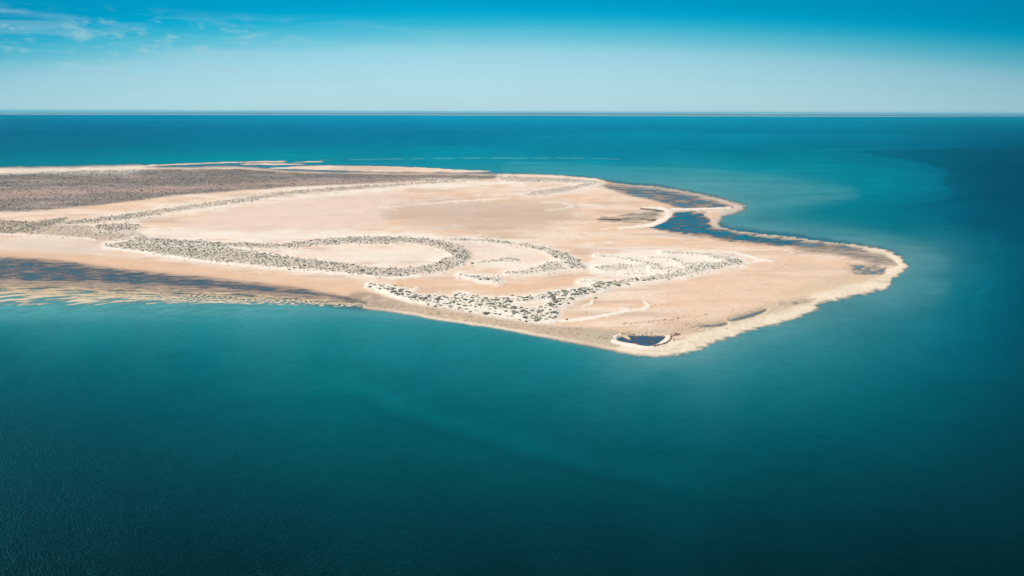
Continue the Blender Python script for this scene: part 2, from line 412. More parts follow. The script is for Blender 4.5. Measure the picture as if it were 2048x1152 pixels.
def survey(x, y):
    """height, land albedo, wetness, water colour and the warped chart position at ground spots (flat arrays)"""
    px, py = chart(x, y)
    S = {}
    e1 = fbm(px / 46, py / 15, 3, 3)
    e2 = fbm(px / 13 + 9, py / 6.5, 5, 2)
    east = ss(1180, 1420, px)
    qx = px + e1 * (3 + 7 * east) + e2 * 2.5 * east
    qy = py + fbm(px / 40 + 31, py / 14, 8, 3) * 1.6
    land = sdf(MAIN, qx, qy, 60)
    # little lobes of shell sand along the eastern shore
    lobes = fbm(px / 20, py / 6 + 3, 12, 2) * 6.0 * east * ss(470, 520, py)
    land = land + lobes + e2 * .8 + 2.2 * east * fbm(px / 6.5, py / 2.6, 14, 2) * ss(8, 2, np.abs(land))
    bars = np.full(px.shape, -60, F4)
    for b in BARS:
        bars = np.maximum(bars, sdf(b, px, py + e2 * .5, 20) * 2.0 - .8 + 2.4 * fbm(px / 36, py / 1.6, 16, 2))
    far_t = ss(420, 345, py)
    # ---- height
    sd = land
    h = np.where(sd > 0, .035 * np.minimum(sd, 16) + .002 * np.minimum(sd, 60), .07 * sd)
    south = ss(1240, 1000, px) * ss(600, 640, py)
    h = np.where((sd < 0), h * (1 + .6 * south), h)
    h = np.where(bars > 0, np.maximum(h, .05 + .06 * np.minimum(bars, 5)), np.maximum(h, np.minimum(.22 * bars, -.06)))
    wx, wyy = np.asarray(x, F4), np.asarray(y, F4)
    h = h + np.where(sd > 8, .10 * fbm(wx / 70, wyy / 110, 21, 3), 0)
    # ---- land colour
    white = np.minimum(lin((255, 247, 234)) / EL, .82)
    peach = lin((239, 207, 178)) / EL
    pale = lin((245, 226, 207)) / EL
    damp = lin((214, 192, 173)) / EL
    cream = lin((247, 235, 212)) / EL
    grey = lin((150, 141, 134)) / EL
    c = np.broadcast_to(peach, px.shape + (3,)).astype(F4).copy()
    st = fbm(px / 170, py / 15, 40, 4)
    st2 = fbm(px / 60 + .3 * py / 20, py / 5, 41, 3)
    c = mix(c, pale, ss(-.25, .35, st + .3 * st2))
    c = mix(c, damp, .75 * ss(.05, .36, fbm(px / 210 + 4, py / 13, 44, 4)))
    calm = 1 - .7 * ss(1230, 1420, px) * ss(500, 560, py)
    flat = lin((240, 211, 184)) / EL
    c = flat + (c - flat) * calm[:, None]
    rg = 1 - np.abs(fbm(px / 130, py / 10 + .02 * px / 10, 46, 3)) * 5
    c = mix(c, white, .55 * calm * ss(.55, 1.0, rg) * ss(-.1, .4, fbm(px / 90 + 7, py / 22, 47, 2)))
    rg = 1 - np.abs(fbm(px / 75 + 3, py / 7, 48, 3)) * 5
    c = mix(c, damp * .92, .45 * calm * ss(.5, 1.0, rg) * ss(.0, .45, fbm(px / 110, py / 26, 49, 2)))
    c = c * (1 + .05 * fbm(px / 8, py / 3, 50, 2))[:, None]
    cf = sdf([(760, 418), (900, 404), (1050, 404), (1140, 410), (1150, 430), (1090, 452), (980, 462), (840, 448), (770, 435)], qx, qy + st2 * 6, 60)
    c = mix(c, damp * .95, .8 * ss(-26, 22, cf + 14 * st))
    lf = sdf([(330, 470), (400, 425), (620, 392), (850, 384), (760, 420), (780, 455), (600, 468), (420, 474)], qx, qy + st2 * 5, 60)
    c = mix(c, lin((240, 219, 204)) / EL, .8 * ss(-10, 12, lf))
    warm = sdf([(700, 562), (830, 560), (960, 572), (1100, 560), (1200, 555), (1180, 572), (1080, 592), (960, 590), (820, 584)], qx, qy, 40)
    c = mix(c, lin((233, 198, 165)) / EL, .7 * ss(-8, 12, warm + 10 * st2))
    beach = sdf(band([(-700, 495, 512), (0, 495, 517), (200, 512, 536), (420, 536, 557), (600, 556, 578), (740, 566, 600)]), qx, qy, 40)
    c = mix(c, lin((232, 196, 166)) / EL, .75 * ss(-8, 8, beach))
    bl = sdf(band([(-700, 478, 496), (0, 476, 500), (120, 478, 512), (230, 490, 510)]), qx, qy, 30)
    c = mix(c, lin((232, 217, 201)) / EL, .8 * ss(-4, 8, bl))
    dk = sdf([(773, 571), (800, 569), (812, 574), (795, 582), (786, 584)], px, py, 20)
    c = mix(c, lin((205, 170, 142)) / EL, .8 * ss(-4, 4, dk))
    dk = sdf([(832, 586), (850, 581), (880, 586), (858, 591)], px, py, 20)
    c = mix(c, lin((205, 170, 142)) / EL, .7 * ss(-4, 4, dk))
    for poly, k in ((band([(270, 452, 470), (400, 466, 480), (500, 464, 484), (700, 462, 478), (860, 470, 480), (960, 475, 482)]), .75),
                    ([(560, 505), (640, 497), (760, 494), (870, 498), (890, 508), (870, 522), (780, 532), (680, 522), (590, 512)], .62),
                    ([(1180, 512), (1290, 505), (1440, 508), (1470, 520), (1400, 545), (1280, 556), (1170, 552)], .85),
                    ([(930, 486), (1060, 500), (1120, 515), (1100, 530), (1010, 545), (930, 540), (945, 510)], .5),
                    (band([(1150, 488, 494), (1240, 496, 504), (1330, 502, 508)]), .5),
                    (band([(560, 396, 400), (700, 381, 388), (850, 370, 377), (950, 365, 371), (1050, 366, 371)]), .8),
                    (band([(330, 428, 436), (440, 414, 421), (560, 396, 402)]), .6)):
        d = sdf(poly, qx, qy, 30)
        c = mix(c, white, k * ss(-7, 6, d + 9 * st2 + 5 * e1))
    # scrub plain soil
    pl = sdf(PLAIN, qx, qy, 40)
    plain_m = ss(-2, 3, pl + 2.5 * st2)
    pc = mix(np.broadcast_to(grey, c.shape), lin((176, 162, 151)) / EL, ss(-.1, .4, fbm(px / 190, py / 7, 51, 4)))
    pk = sdf(band([(-700, 388, 408), (0, 380, 398), (160, 376, 388), (330, 376, 383), (600, 362, 369), (900, 356, 361)]), qx, qy, 30)
    pc = mix(pc, lin((198, 170, 156)) / EL, .7 * ss(-6, 6, pk + 8 * st2))
    c = mix(c, pc, plain_m)
    veg = plain_m * (.62 - .25 * ss(-6, 6, pk + 8 * st2)) * ss(-.45, .2, fbm(px / 60, py / 6, 55, 4) + .12)
    size = np.where(plain_m > .5, 1.25, 1.0).astype(F4)
    # strip behind the far beach
    for out, dens, sz, wh in VEG:
        d = sdf(out, qx * .6 + px * .4, py + e2 * 1.2, 26)
        c = mix(c, white, wh * ss(-9 - 3 * wh, 1, d + 5 * st2 + 4 * e1))
        if wh < .3:
            c = mix(c, lin((206, 188, 170)) / EL, .8 * ss(-5, 2, d))
        c = mix(c, lin((203, 191, 172)) / EL, (.62 if wh < .95 else .3) * dens * ss(-1, 4, d + 3 * e1 + 2 * e2))
        k = dens * (.92 * ss(-1.6, 1.6, d + 1.6 * e2 + 1.5 * e1) + .08 * ss(-7, -1, d + 3 * e1))
        size = np.where(k > veg, sz, size)
        veg = np.maximum(veg, k)
        h = h + .8 * ss(-8, 6, d + 2 * e1)
    for s in STROKES:
        d = stroke(s, px + e1 * 3, py + e2 * .8)
        c = mix(c, white, (.50 + .45 * ss(455, 500, py)) * ss(2.2, -.8, d + 2.0 * e2 + 1.4 * st2) * ss(-.85, .0, st2 + .6 * e1 + .30))
        h = h + .22 * ss(3.5, -1, d + e2)
    # shell rim round the eastern shore
    rim = ss(1170, 1260, px) * ss(452, 470, py)
    rimw = 6 * fbm(px / 60, py / 18, 58, 2) + 10 + 12 * ss(1210, 1330, px) * ss(635, 665, py) + 9 * ss(1500, 1750, px) + 9 * ss(1320, 1500, px) * ss(560, 620, py)
    c = mix(c, cream, .95 * rim * ss(rimw + 8, rimw - 6, sd + 7 * e1) * (sd > -30))
    rv = fbm(px / 38, py / 7, 57, 3)
    c = mix(c, lin((208, 192, 166)) / EL, .5 * rim * ss(rimw + 10, rimw, sd) * ss(.15, .45, rv) * ss(2, 7, sd))
    nb = ss(1225, 1260, px) * ss(470, 455, py) * ss(360, 366, py)
    c = mix(c, lin((216, 205, 190)) / EL, nb * ss(11, 3, sd + 4 * e2))
    c = mix(c, white * .93, ss(300, 250, px) * ss(352, 346, py) * .55)
    # damp band of the southern beach, cream edge at the water
    sb = sdf(band([(690, 588, 612), (740, 586, 615), (800, 604, 624), (850, 614, 633), (900, 622, 641), (960, 633, 650), (1020, 643, 659), (1080, 653, 668), (1140, 655, 678), (1200, 659, 690), (1245, 664, 699)]), qx, qy, 30)
    sp = fbm(px / 9, py / 2.6, 61, 3)
    dcol = mix(np.broadcast_to(lin((206, 186, 163)) / EL, c.shape), lin((170, 152, 134)) / EL, ss(-.1, .5, sp + .35 * st2))
    dcol = mix(dcol, lin((150, 138, 126)) / EL, .6 * ss(830, 720, px))
    dcol = mix(dcol, lin((228, 210, 178)) / EL, .7 * ss(.1, .5, fbm(px / 30, py / 7, 64, 3)))
    dcol = mix(dcol, lin((196, 190, 170)) / EL, .6 * ss(1120, 1180, px))
    c = mix(c, dcol, .9 * ss(-4, 4, sb))
    dr = sdf(band([(1235, 662, 674), (1300, 662, 672), (1380, 652, 672), (1440, 638, 660), (1500, 618, 640), (1560, 602, 625), (1620, 594, 608)]), qx, qy, 40)
    c = mix(c, lin((205, 191, 164)) / EL, .65 * ss(-7, 7, dr + 6 * sp))
    er = sdf([(1640, 560), (1700, 545), (1760, 540), (1775, 555), (1700, 572), (1600, 590), (1540, 600), (1580, 580)], qx, qy, 40)
    c = mix(c, lin((216, 200, 170)) / EL, .55 * ss(-8, 8, er + 9 * sp))
    nr = sdf([(1560, 478), (1680, 490), (1760, 506), (1790, 520), (1740, 512), (1660, 500)], qx, qy, 30)
    c = mix(c, lin((196, 172, 146)) / EL, .5 * ss(-4, 4, nr + 6 * sp))
    c = mix(c, cream, south * ss(5.5, 1.5, sd + 1.5 * sp) * (sd > -30))
    for s_ in STROKES[15:17]:
        c = mix(c, white, .95 * ss(1.8, -.8, stroke(s_, px, py) + 1.2 * e2))
    # dark mud inside the hook
    mud = sdf([(1192, 440), (1240, 434), (1270, 425), (1300, 419), (1326, 424), (1321, 432), (1300, 443), (1255, 449), (1222, 446)], qx, qy, 30)
    mn = fbm(px / 34 + py / 40, py / 4.5, 71, 3)
    c = mix(c, lin((168, 158, 142)) / EL, .92 * ss(-5, 6, mud + 12 * mn))
    c = mix(c, lin((104, 96, 90)) / EL, .85 * ss(.10, .45, mn) * ss(-2, 4, mud))
    for s in ([(1282, 418.5, .5), (1303, 420, 1.2), (1316, 421, 1.4), (1327, 423, .6)], [(1294, 443, .5), (1310, 441, 1.2)], [(1195, 440, .6), (1240, 441, 1)]):
        c = mix(c, lin((58, 50, 52)) / EL, .9 * ss(1.2, -.3, stroke(s, px, py) + e2))
    # ---- tidal hollows filled from the sea
    wetc = np.zeros(px.shape, F4)
    blue = np.zeros(px.shape + (3,), F4)  # hollow water albedo, blue sky reflection painted in with the dark bed
    streak = fbm(px / 42, py / 2.4, 81, 4)
    streak2 = fbm(px / 16, py / 2.2, 85, 3)

    def hollow(poly, deep, soft, col, bed, rough, n, pad=30, wx_=1.0, edge=0.0):
        nonlocal h, c, blue, wetc
        d = sdf(poly, px + (qx - px) * wx_, py + (qy - py) * wx_, pad)
        d = d + edge * streak2
        m = ss(-soft, soft, d)
        hh = -deep * m + rough * n * ss(-soft * 1.2, soft * .4, d)
        k = ss(-soft * 1.6, 0, d)
        h = h * (1 - k) + (np.minimum(h, .04) * (1 - m) + hh) * k
        c = mix(c, bed, .95 * m)
        blue = mix(blue, col, ss(-soft * 2.0, -soft * .4, d))
        wetc = np.maximum(wetc, ss(-soft * 2.0, -soft * .4, d))
        return m
    hollow(LAG_W, .04, 10, lin((84, 112, 128)), lin((172, 150, 134)) / EL, .11, streak, 40)
    hollow(BAY_N, .03, 6, lin((92, 142, 158)), lin((176, 158, 146)) / EL, .17, streak)
    hollow(BAY_S, .060, 8, lin((36, 126, 152)), lin((156, 136, 120)) / EL, .13, streak, 30, 1.8, 5.0)
    hollow([(1580, 494), (1680, 498), (1740, 505), (1785, 519), (1792, 533), (1760, 530), (1715, 517), (1650, 507)], .018, 9, lin((128, 152, 164)), lin((206, 186, 162)) / EL, .07, streak, 30, 2.0, 3.0)
    hollow([(1690, 528), (1730, 529), (1765, 534), (1774, 547), (1745, 552), (1712, 548)], .02, 6, lin((112, 148, 170)), lin((216, 196, 170)) / EL, .13, fbm(px / 15, py / 4.5, 91, 3), 30, 1.5, 3.0)
    hollow([(1560, 606), (1600, 600), (1640, 596), (1620, 604), (1580, 612)], -.01, 5, lin((128, 152, 168)), lin((222, 204, 178)) / EL, .12, streak2, 20, 1.0, 3.0)
    for s in STROKES[7:9]:
        k = ss(1.6, -.6, stroke(s, px, py) + .9 * e2)
        c = mix(c, white, .97 * k)
        h = np.where(k > .02, np.maximum(h, -.3 + .65 * k), h)
    hollow(POOL2, .05, 3.0, lin((116, 144, 164)), lin((190, 178, 156)) / EL, .07, streak2, 20, .4, 2.0)
    hollow(POOL3, .05, 3, lin((116, 144, 164)), lin((190, 178, 156)) / EL, .10, streak2, 20, .5, 2.0)
    m = hollow(POOL1, .085, 2.2, lin((70, 104, 128)), lin((148, 128, 116)) / EL, .20, streak2, 20, .15)
    d = sdf(POOL1_SPIT, px, py, 12)
    h = h + .4 * ss(-1.5, 1.5, d)
    c = mix(c, lin((240, 216, 178)) / EL, ss(-1, 1.5, d))
    # ribs of ochre sand between water lanes on the western shore
    d = sdf(RIBS, px, qy, 30)
    rm = ss(-4, 3, d)
    v0 = np.interp(px, [-700, 0, 150, 300, 450, 600, 700], [553, 562, 566, 572, 580, 591, 602]).astype(F4)
    v1 = np.interp(px, [-700, 0, 150, 300, 450, 600, 700], [606, 614, 613, 611, 611, 612, 615]).astype(F4)
    t = np.clip((py - v0) / np.maximum(v1 - v0, 3), 0, 1.3)
    ang = .16 * ss(.25, .9, t)
    rp = fbm(px / 66 + 5, (py + ang * px) / 4.2, 95, 3, .42) + .25 * fbm(px / 170, py / 11, 97, 2)
    bites = fbm(px / 15, py / 3.4, 98, 2)
    rh = .16 * (rp + .30 * bites * ss(350, 600, px)) + .008 - .06 * ss(.55, 1.05, t) * (1 - .4 * ss(300, 650, px))
    damp_f = ss(.34, .08, t)
    rh = rh * (1 - damp_f) + (.10 * streak + .012) * damp_f
    h = h * (1 - rm) + rh * rm
    rc = mix(np.broadcast_to(lin((186, 166, 148)) / EL, c.shape), lin((228, 206, 170)) / EL, ss(.10, .38, t + .30 * bites + .2 * streak))
    rc = mix(rc, lin((244, 231, 204)) / EL, ss(.35, .8, t))
    c = mix(c, rc, rm)
    # ---- water colour
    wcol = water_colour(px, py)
    m = ss(-.8, .8, sdf(DARK_E, px + 24 * fbm(px / 45, py / 12, 130, 4), py + 5 * fbm(px / 40, py / 8, 131, 4), 40, 0))
    wcol = wcol * (1 - .26 * m * ss(2300, 1900, px) * ss(424, 394, py) * ss(-1.0, .2, fbm(px / 50, py / 5, 132, 3) + .2))[:, None]
    d = sdf(PALE_E, px, py, 40)
    pm = ss(-1.2, 1.5, d) * ss(372, 335, py)
    wcol = mix(wcol, lin((72, 152, 170)), .55 * pm * ss(-.6, .3, fbm(px / 130, py / 4, 133, 3)))
    for poly, col, k, so in (([(1000, 350), (1200, 343), (1400, 349), (1600, 364), (1730, 384), (1660, 403), (1560, 418), (1470, 428), (1500, 412), (1420, 390), (1250, 368)], (90, 156, 170), .62, 18),
                             ([(1440, 440), (1560, 448), (1700, 464), (1850, 488), (1905, 530), (1850, 545), (1800, 540), (1790, 505), (1600, 478), (1440, 460)], (98, 150, 164), .60, 18),
                             ([(1800, 545), (1900, 560), (1890, 600), (1770, 625), (1650, 652), (1530, 690), (1410, 728), (1290, 730), (1330, 705), (1500, 655), (1700, 590)], (90, 146, 160), .42, 18),
                             (band([(-700, 600, 636), (0, 600, 640), (300, 600, 636), (700, 606, 632), (850, 626, 645)]), (104, 162, 170), .55, 14)):
        d = sdf(poly, px + 10 * e1, py + 5 * e1, 40)
        wcol = mix(wcol, lin(col), k * ss(-so, so, d) * ss(-.8, .3, fbm(px / 150, py / 8, 137, 3) + .1))
    pm = ss(-.6, .8, sdf(SHOAL_FAR, px, py, 20)) * ss(292, 266, py)
    wcol = wcol * (1 + .16 * pm)[:, None]
    d = ss(0, 2, sdf(LAGOON_FAR, px, py, 20))
    wcol = mix(wcol, lin((52, 126, 166)), .85 * d * ss(-.5, .2, streak))
    wcol = mix(wcol, lin((18, 92, 132)), d * ss(-3, -.6, land) * .9)
    halo = np.exp(np.minimum(land, 0) / (6 + 11 * east)) * ss(-56, -22, land)
    wcol = mix(wcol, lin((122, 160, 168)), (.5 + .1 * east) * halo * ss(-.9, .3, fbm(px / 70, py / 14, 139, 3)) * ss(345, 380, py))
    sv = fbm(px / 260, py / (3.5 + 20 * ss(330, 600, py)), 141, 4)
    wcol = wcol * (1 + .16 * sv * ss(800, 300, py) + .10 * fbm(px / 120, py / 40, 143, 4))[:, None]
    foam = stroke([(640, 320.5, .2), (720, 319, .4), (800, 317.6, .4), (880, 316.6, .5), (960, 316.2, .6), (1040, 316, .5), (1120, 315.8, .6), (1200, 316.8, .5), (1240, 318.6, .3)], px, py, 6)
    wcol = mix(wcol, lin((205, 222, 222)), .16 * ss(.9, 0, foam) * ss(-.5, .3, fbm(px / 26, py / 9, 145, 2)))
    # drowned ribs and milky streaks off the western shore
    ur = ss(606, 612, py) * ss(646, 616, py) * ss(760, 500, px)
    wcol = wcol * (1 + .34 * ur * fbm(px / 60, (py + .16 * px) / 5, 95, 3))[:, None]
    # eel-grass patches, slick
    for (gx, gy, gw, gh, k) in ((350, 708, 46, 9, .22), (500, 808, 50, 13, .25), (620, 806, 26, 9, .2), (350, 832, 60, 10, .14), (10, 718, 40, 6, .2), (250, 995, 70, 14, .12), (1000, 810, 160, 22, .10), (760, 775, 110, 26, .10)):
        q = ((px - gx) / gw) ** 2 + ((py - gy + .12 * (px - gx)) / gh) ** 2
        wcol = wcol * (1 - .55 * k * ss(1.2, .2, q - .9 * fbm(px / 22, py / 8, 151, 3)))[:, None]
    sl = np.interp(px, [640, 700, 900, 1200, 1600, 2048], [770, 785, 862, 945, 1035, 1090]).astype(F4)
    dd = py - sl + 10 * fbm(px / 90, py / 60, 155, 3)
    wcol = wcol * (1 + (.20 * np.exp(-((dd + 16) / 20) ** 2) - .10 * np.exp(-((dd - 12) / 10) ** 2)) * ss(640, 720, px) * ss(1700, 1200, px))[:, None]
    q = np.interp(py, [440, 480, 520, 560, 600, 680, 760], [2000, 1985, 1995, 1985, 1950, 1960, 2040]).astype(F4)
    arc = np.exp(-((px - q + 16 * fbm(px / 40, py / 40, 157, 3)) / 9) ** 2) * ss(440, 470, py) * ss(780, 700, py)
    wcol = wcol * (1 + .14 * arc * ss(-.3, .3, fbm(px / 18, py / 14, 158, 2)))[:, None]
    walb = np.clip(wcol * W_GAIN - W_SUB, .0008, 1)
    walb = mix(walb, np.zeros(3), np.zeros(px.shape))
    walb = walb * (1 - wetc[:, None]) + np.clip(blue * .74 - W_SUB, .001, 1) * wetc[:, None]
    depth = np.maximum(-h, 0)
    full = .55 - .45 * wetc
    full = np.where(rm > .3, .06 + .05 * damp_f, full)
    alpha = ss(0, 1, np.clip(depth / full, 0, 1) ** .75)
    # bed just under water keeps its sand colour, darker when wet
    wet = np.clip(ss(.10, -.02, h), 0, 1)
    c = c * (1 - .28 * wet[:, None])
    S.update(h=h, c=np.clip(c, .01, .82), wet=wet, veg=veg * (land > 2), size=size, walb=walb, alpha=alpha, px=px, py=py, land=land)
    return S


# ------------------------------------------------------------------ mesh helpers
def mesh_np(name, v, f, attrs=None, smooth=True):
    me = bpy.data.meshes.new(name)
    f = np.asarray(f, np.int32)
    k = f.shape[1]
    me.vertices.add(len(v)); me.loops.add(f.size); me.polygons.add(len(f))
    me.vertices.foreach_set('co', np.ascontiguousarray(v, F4).ravel())
    me.loops.foreach_set('vertex_index', f.ravel())
    me.polygons.foreach_set('loop_start', np.arange(0, f.size, k, dtype=np.int32))
    me.polygons.foreach_set('loop_total', np.full(len(f), k, np.int32))
    me.polygons.foreach_set('use_smooth', np.full(len(f), smooth))
    for n, a in (attrs or {}).items():
        a = np.asarray(a, F4)
        if a.ndim == 1:
            at = me.attributes.new(n, 'FLOAT', 'POINT'); at.data.foreach_set('value', np.ascontiguousarray(a))
        else:
            at = me.attributes.new(n, 'FLOAT_COLOR', 'POINT')
            at.data.foreach_set('color', np.concatenate([a, np.ones((len(a), 1), F4)], 1).ravel())
    me.update(calc_edges=True)
    me.validate()
    return me


def add(name, me, mat, **props):
    o = bpy.data.objects.new(name, me)
    COL.objects.link(o)
    if mat:
        me.materials.clear(); me.materials.append(mat)
    for k, v in props.items():
        o[k] = v
    return o


def compact(v, f, attrs):
    used = np.zeros(len(v), bool); used[f.ravel()] = True
    idx = np.cumsum(used) - 1
    return v[used], idx[f], {k: a[used] for k, a in attrs.items()}


def quads(nr, nc):
    i = np.arange(nr - 1)[:, None] * nc + np.arange(nc - 1)[None, :]
    return np.stack([i, i + 1, i + nc + 1, i + nc], -1).reshape(-1, 4)


# ------------------------------------------------------------------ materials
def mat_new(name):
    m = bpy.data.materials.new(name)
    m.use_nodes = True
    t = m.node_tree
    return m, t, t.nodes['Principled BSDF'], t.nodes['Material Output']


def noise(t, vec, scale, detail=3, rough=.55, vscale=None, rot=0.0):
    if vscale:
        mp = t.nodes.new('ShaderNodeMapping')
        mp.vector_type = 'TEXTURE'
        mp.inputs['Scale'].default_value = [1 / q for q in vscale]
        mp.inputs['Rotation'].default_value = (0, 0, rot)
        t.links.new(vec, mp.inputs[0]); vec = mp.outputs[0]
    n = t.nodes.new('ShaderNodeTexNoise')
    n.inputs['Scale'].default_value = scale; n.inputs['Detail'].default_value = detail; n.inputs['Roughness'].default_value = rough
    t.links.new(vec, n.inputs['Vector'])
    return n.outputs[0]


def maprange(t, v, a, b, c, d):
    n = t.nodes.new('ShaderNodeMapRange')
    t.links.new(v, n.inputs[0])
    for i, q in enumerate((a, b, c, d)):
        n.inputs[i + 1].default_value = q
    return n.outputs[0]


def nmath(t, op, a, b):
    n = t.nodes.new('ShaderNodeMath'); n.operation = op
    for i, v in enumerate((a, b)):
        if isinstance(v, (int, float)):
            n.inputs[i].default_value = v
        else:
            t.links.new(v, n.inputs[i])
    return n.outputs[0]


def vscale(t, col, fac):
    n = t.nodes.new('ShaderNodeVectorMath'); n.operation = 'SCALE'
    t.links.new(col, n.inputs[0]); t.links.new(fac, n.inputs[3])
    return n.outputs[0]


def attr(t, name):
    a = t.nodes.new('ShaderNodeAttribute'); a.attribute_name = name
    return a


def bump(t, hgt, strength, dist):
    b = t.nodes.new('ShaderNodeBump')
    b.inputs['Strength'].default_value = strength; b.inputs['Distance'].default_value = dist
    t.links.new(hgt, b.inputs['Height'])
    return b


M_SAND, t, p, o_ = mat_new('sand')
tcn = t.nodes.new('ShaderNodeTexCoord').outputs['Object']
g1 = noise(t, tcn, .35, 5, .65)
g2 = noise(t, tcn, .045, 4, .6, (1, .55, 1))
g = nmath(t, 'MULTIPLY', maprange(t, g1, .3, .7, .93, 1.06), maprange(t, g2, .3, .7, .95, 1.05))
t.links.new(vscale(t, attr(t, 'albedo').outputs['Color'], g), p.inputs['Base Color'])
t.links.new(maprange(t, attr(t, 'wet').outputs['Fac'], 0, 1, .95, .55), p.inputs['Roughness'])
p.inputs['Specular IOR Level'].default_value = .15
b = bump(t, noise(t, tcn, .45, 6, .7), .6, .45)
t.links.new(b.outputs[0], p.inputs['Normal'])

M_SEA, t, p, out = mat_new('sea_water')
tcn = t.nodes.new('ShaderNodeTexCoord').outputs['Object']
patch = noise(t, tcn, .012, 4, .6, (1, .6, 1))
rip = noise(t, tcn, 1.5, 2, .5, (.35, 1.4, 1), math.radians(-42))
rip2 = noise(t, tcn, .2, 3, .55, (.5, 1.3, 1), math.radians(-50))
hgt = nmath(t, 'ADD', nmath(t, 'MULTIPLY', rip, maprange(t, patch, .3, .7, .5, 1.1)), nmath(t, 'MULTIPLY', rip2, .8))
b = bump(t, hgt, 1.0, .34)
t.links.new(b.outputs[0], p.inputs['Normal'])
g = nmath(t, 'MULTIPLY', maprange(t, patch, .3, .7, .93, 1.07), maprange(t, noise(t, tcn, .3, 4, .6, (.4, 1.3, 1), math.radians(-42)), .3, .7, .90, 1.10))
t.links.new(vscale(t, attr(t, 'albedo').outputs['Color'], g), p.inputs['Base Color'])
sea_col = p.inputs['Base Color'].links[0].from_socket
df = t.nodes.new('ShaderNodeBsdfDiffuse')
t.links.new(sea_col, df.inputs['Color'])
gl = t.nodes.new('ShaderNodeBsdfGlossy')
gl.inputs['Roughness'].default_value = .36
gl.inputs['Color'].default_value = (.12, .78, .88, 1)
t.links.new(b.outputs[0], gl.inputs['Normal'])
fr = t.nodes.new('ShaderNodeFresnel')
fr.inputs['IOR'].default_value = 1.333
t.links.new(b.outputs[0], fr.inputs['Normal'])
ms = t.nodes.new('ShaderNodeMixShader')
# a ruffled surface never mirrors fully at grazing view
t.links.new(nmath(t, 'MINIMUM', nmath(t, 'MULTIPLY', fr.outputs[0], .8), .13), ms.inputs[0])
t.links.new(df.outputs[0], ms.inputs[1]); t.links.new(gl.outputs[0], ms.inputs[2])
t.nodes.remove(p)
p = ms
tr = t.nodes.new('ShaderNodeBsdfTransparent')
mx = t.nodes.new('ShaderNodeMixShader')
t.links.new(attr(t, 'alpha').outputs['Fac'], mx.inputs[0])
t.links.new(tr.outputs[0], mx.inputs[1]); t.links.new(p.outputs[0], mx.inputs[2])
t.links.new(mx.outputs[0], out.inputs['Surface'])

M_SHRUB, t, p, out = mat_new('saltbush_leaves')
oi = t.nodes.new('ShaderNodeObjectInfo')
tcn = t.nodes.new('ShaderNodeTexCoord').outputs['Object']
rmp = t.nodes.new('ShaderNodeValToRGB')
rmp.color_ramp.elements[0].color = (.215, .205, .165, 1)
rmp.color_ramp.elements[1].color = (.30, .30, .21, 1)
e = rmp.color_ramp.elements.new(.5); e.color = (.255, .25, .20, 1)
t.links.new(oi.outputs['Random'], rmp.inputs[0])
t.links.new(vscale(t, rmp.outputs[0], maprange(t, noise(t, tcn, 3.5, 3), .3, .7, .6, 1.35)), p.inputs['Base Color'])
p.inputs['Roughness'].default_value = .85
p.inputs['Specular IOR Level'].default_value = .2

M_SCRUB, t, p, out = mat_new('scrub_leaves')
tcn = t.nodes.new('ShaderNodeTexCoord').outputs['Object']
t.links.new(vscale(t, attr(t, 'tint').outputs['Color'], maprange(t, noise(t, tcn, 1.5, 3), .3, .7, .7, 1.3)), p.inputs['Base Color'])
p.inputs['Roughness'].default_value = .85
p.inputs['Specular IOR Level'].default_value = .2

M_WRACK, t, p, out = mat_new('dried_seaweed')
tcn = t.nodes.new('ShaderNodeTexCoord').outputs['Object']
t.links.new(vscale(t, attr(t, 'tint').outputs['Color'], maprange(t, noise(t, tcn, 2, 3), .3, .7, .6, 1.4)), p.inputs['Base Color'])
p.inputs['Roughness'].default_value = .9

M_COAST, t, p, out = mat_new('distant_coast')
tcn = t.nodes.new('ShaderNodeTexCoord').outputs['Object']
t.links.new(vscale(t, attr(t, 'albedo').outputs['Color'], maprange(t, noise(t, tcn, .004, 5, .6), .3, .7, .75, 1.25)), p.inputs['Base Color'])
p.inputs['Roughness'].default_value = .95

M_BED, t, p, out = mat_new('seabed_sand')
tcn = t.nodes.new('ShaderNodeTexCoord').outputs['Object']
t.links.new(maprange(t, noise(t, tcn, .01, 4), .3, .7, .10, .22), p.inputs['Base Color'])
p.inputs['Roughness'].default_value = .95

# ------------------------------------------------------------------ ground and sea
TH0, TH1 = math.radians(-48), math.radians(40)
R_NEAR, R_FAR = 345.0, 2250.0
NR, NC = 440, 1400
inv = np.linspace(1 / R_NEAR, 1 / R_FAR, NR)
th = np.linspace(TH0, TH1, NC)
rr = 1 / inv
X = (rr[:, None] * np.sin(th)[None, :]).ravel()
Y = (rr[:, None] * np.cos(th)[None, :]).ravel()
S = survey(X, Y)
Q = quads(NR, NC)[:, ::-1]
hq = S['h'][Q]
z = np.maximum(S['h'], -6)
keep = hq.max(1) > -1.3
v, f, a = compact(np.stack([X, Y, z], 1), Q[keep], {'albedo': S['c'], 'wet': S['wet']})
add('sand_spit_terrain', mesh_np('sand_spit_terrain', v, f, a), M_SAND, kind='structure', label='low pale sand spit with tidal flats and dune ridges')
keep = hq.min(1) < .03
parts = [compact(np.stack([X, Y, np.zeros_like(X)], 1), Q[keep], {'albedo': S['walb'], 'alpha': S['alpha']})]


def sea_sector(r0, r1, nr, t0, t1, nc):
    iv = np.linspace(1 / r0, 1 / r1, nr)
    tt = np.linspace(t0, t1, nc)
    x = ((1 / iv)[:, None] * np.sin(tt)[None, :]).ravel()
    y = ((1 / iv)[:, None] * np.cos(tt)[None, :]).ravel()
    s = survey(x, y)
    return np.stack([x, y, np.zeros_like(x)], 1), quads(nr, nc)[:, ::-1], {'albedo': s['walb'], 'alpha': np.ones(len(x), F4)}


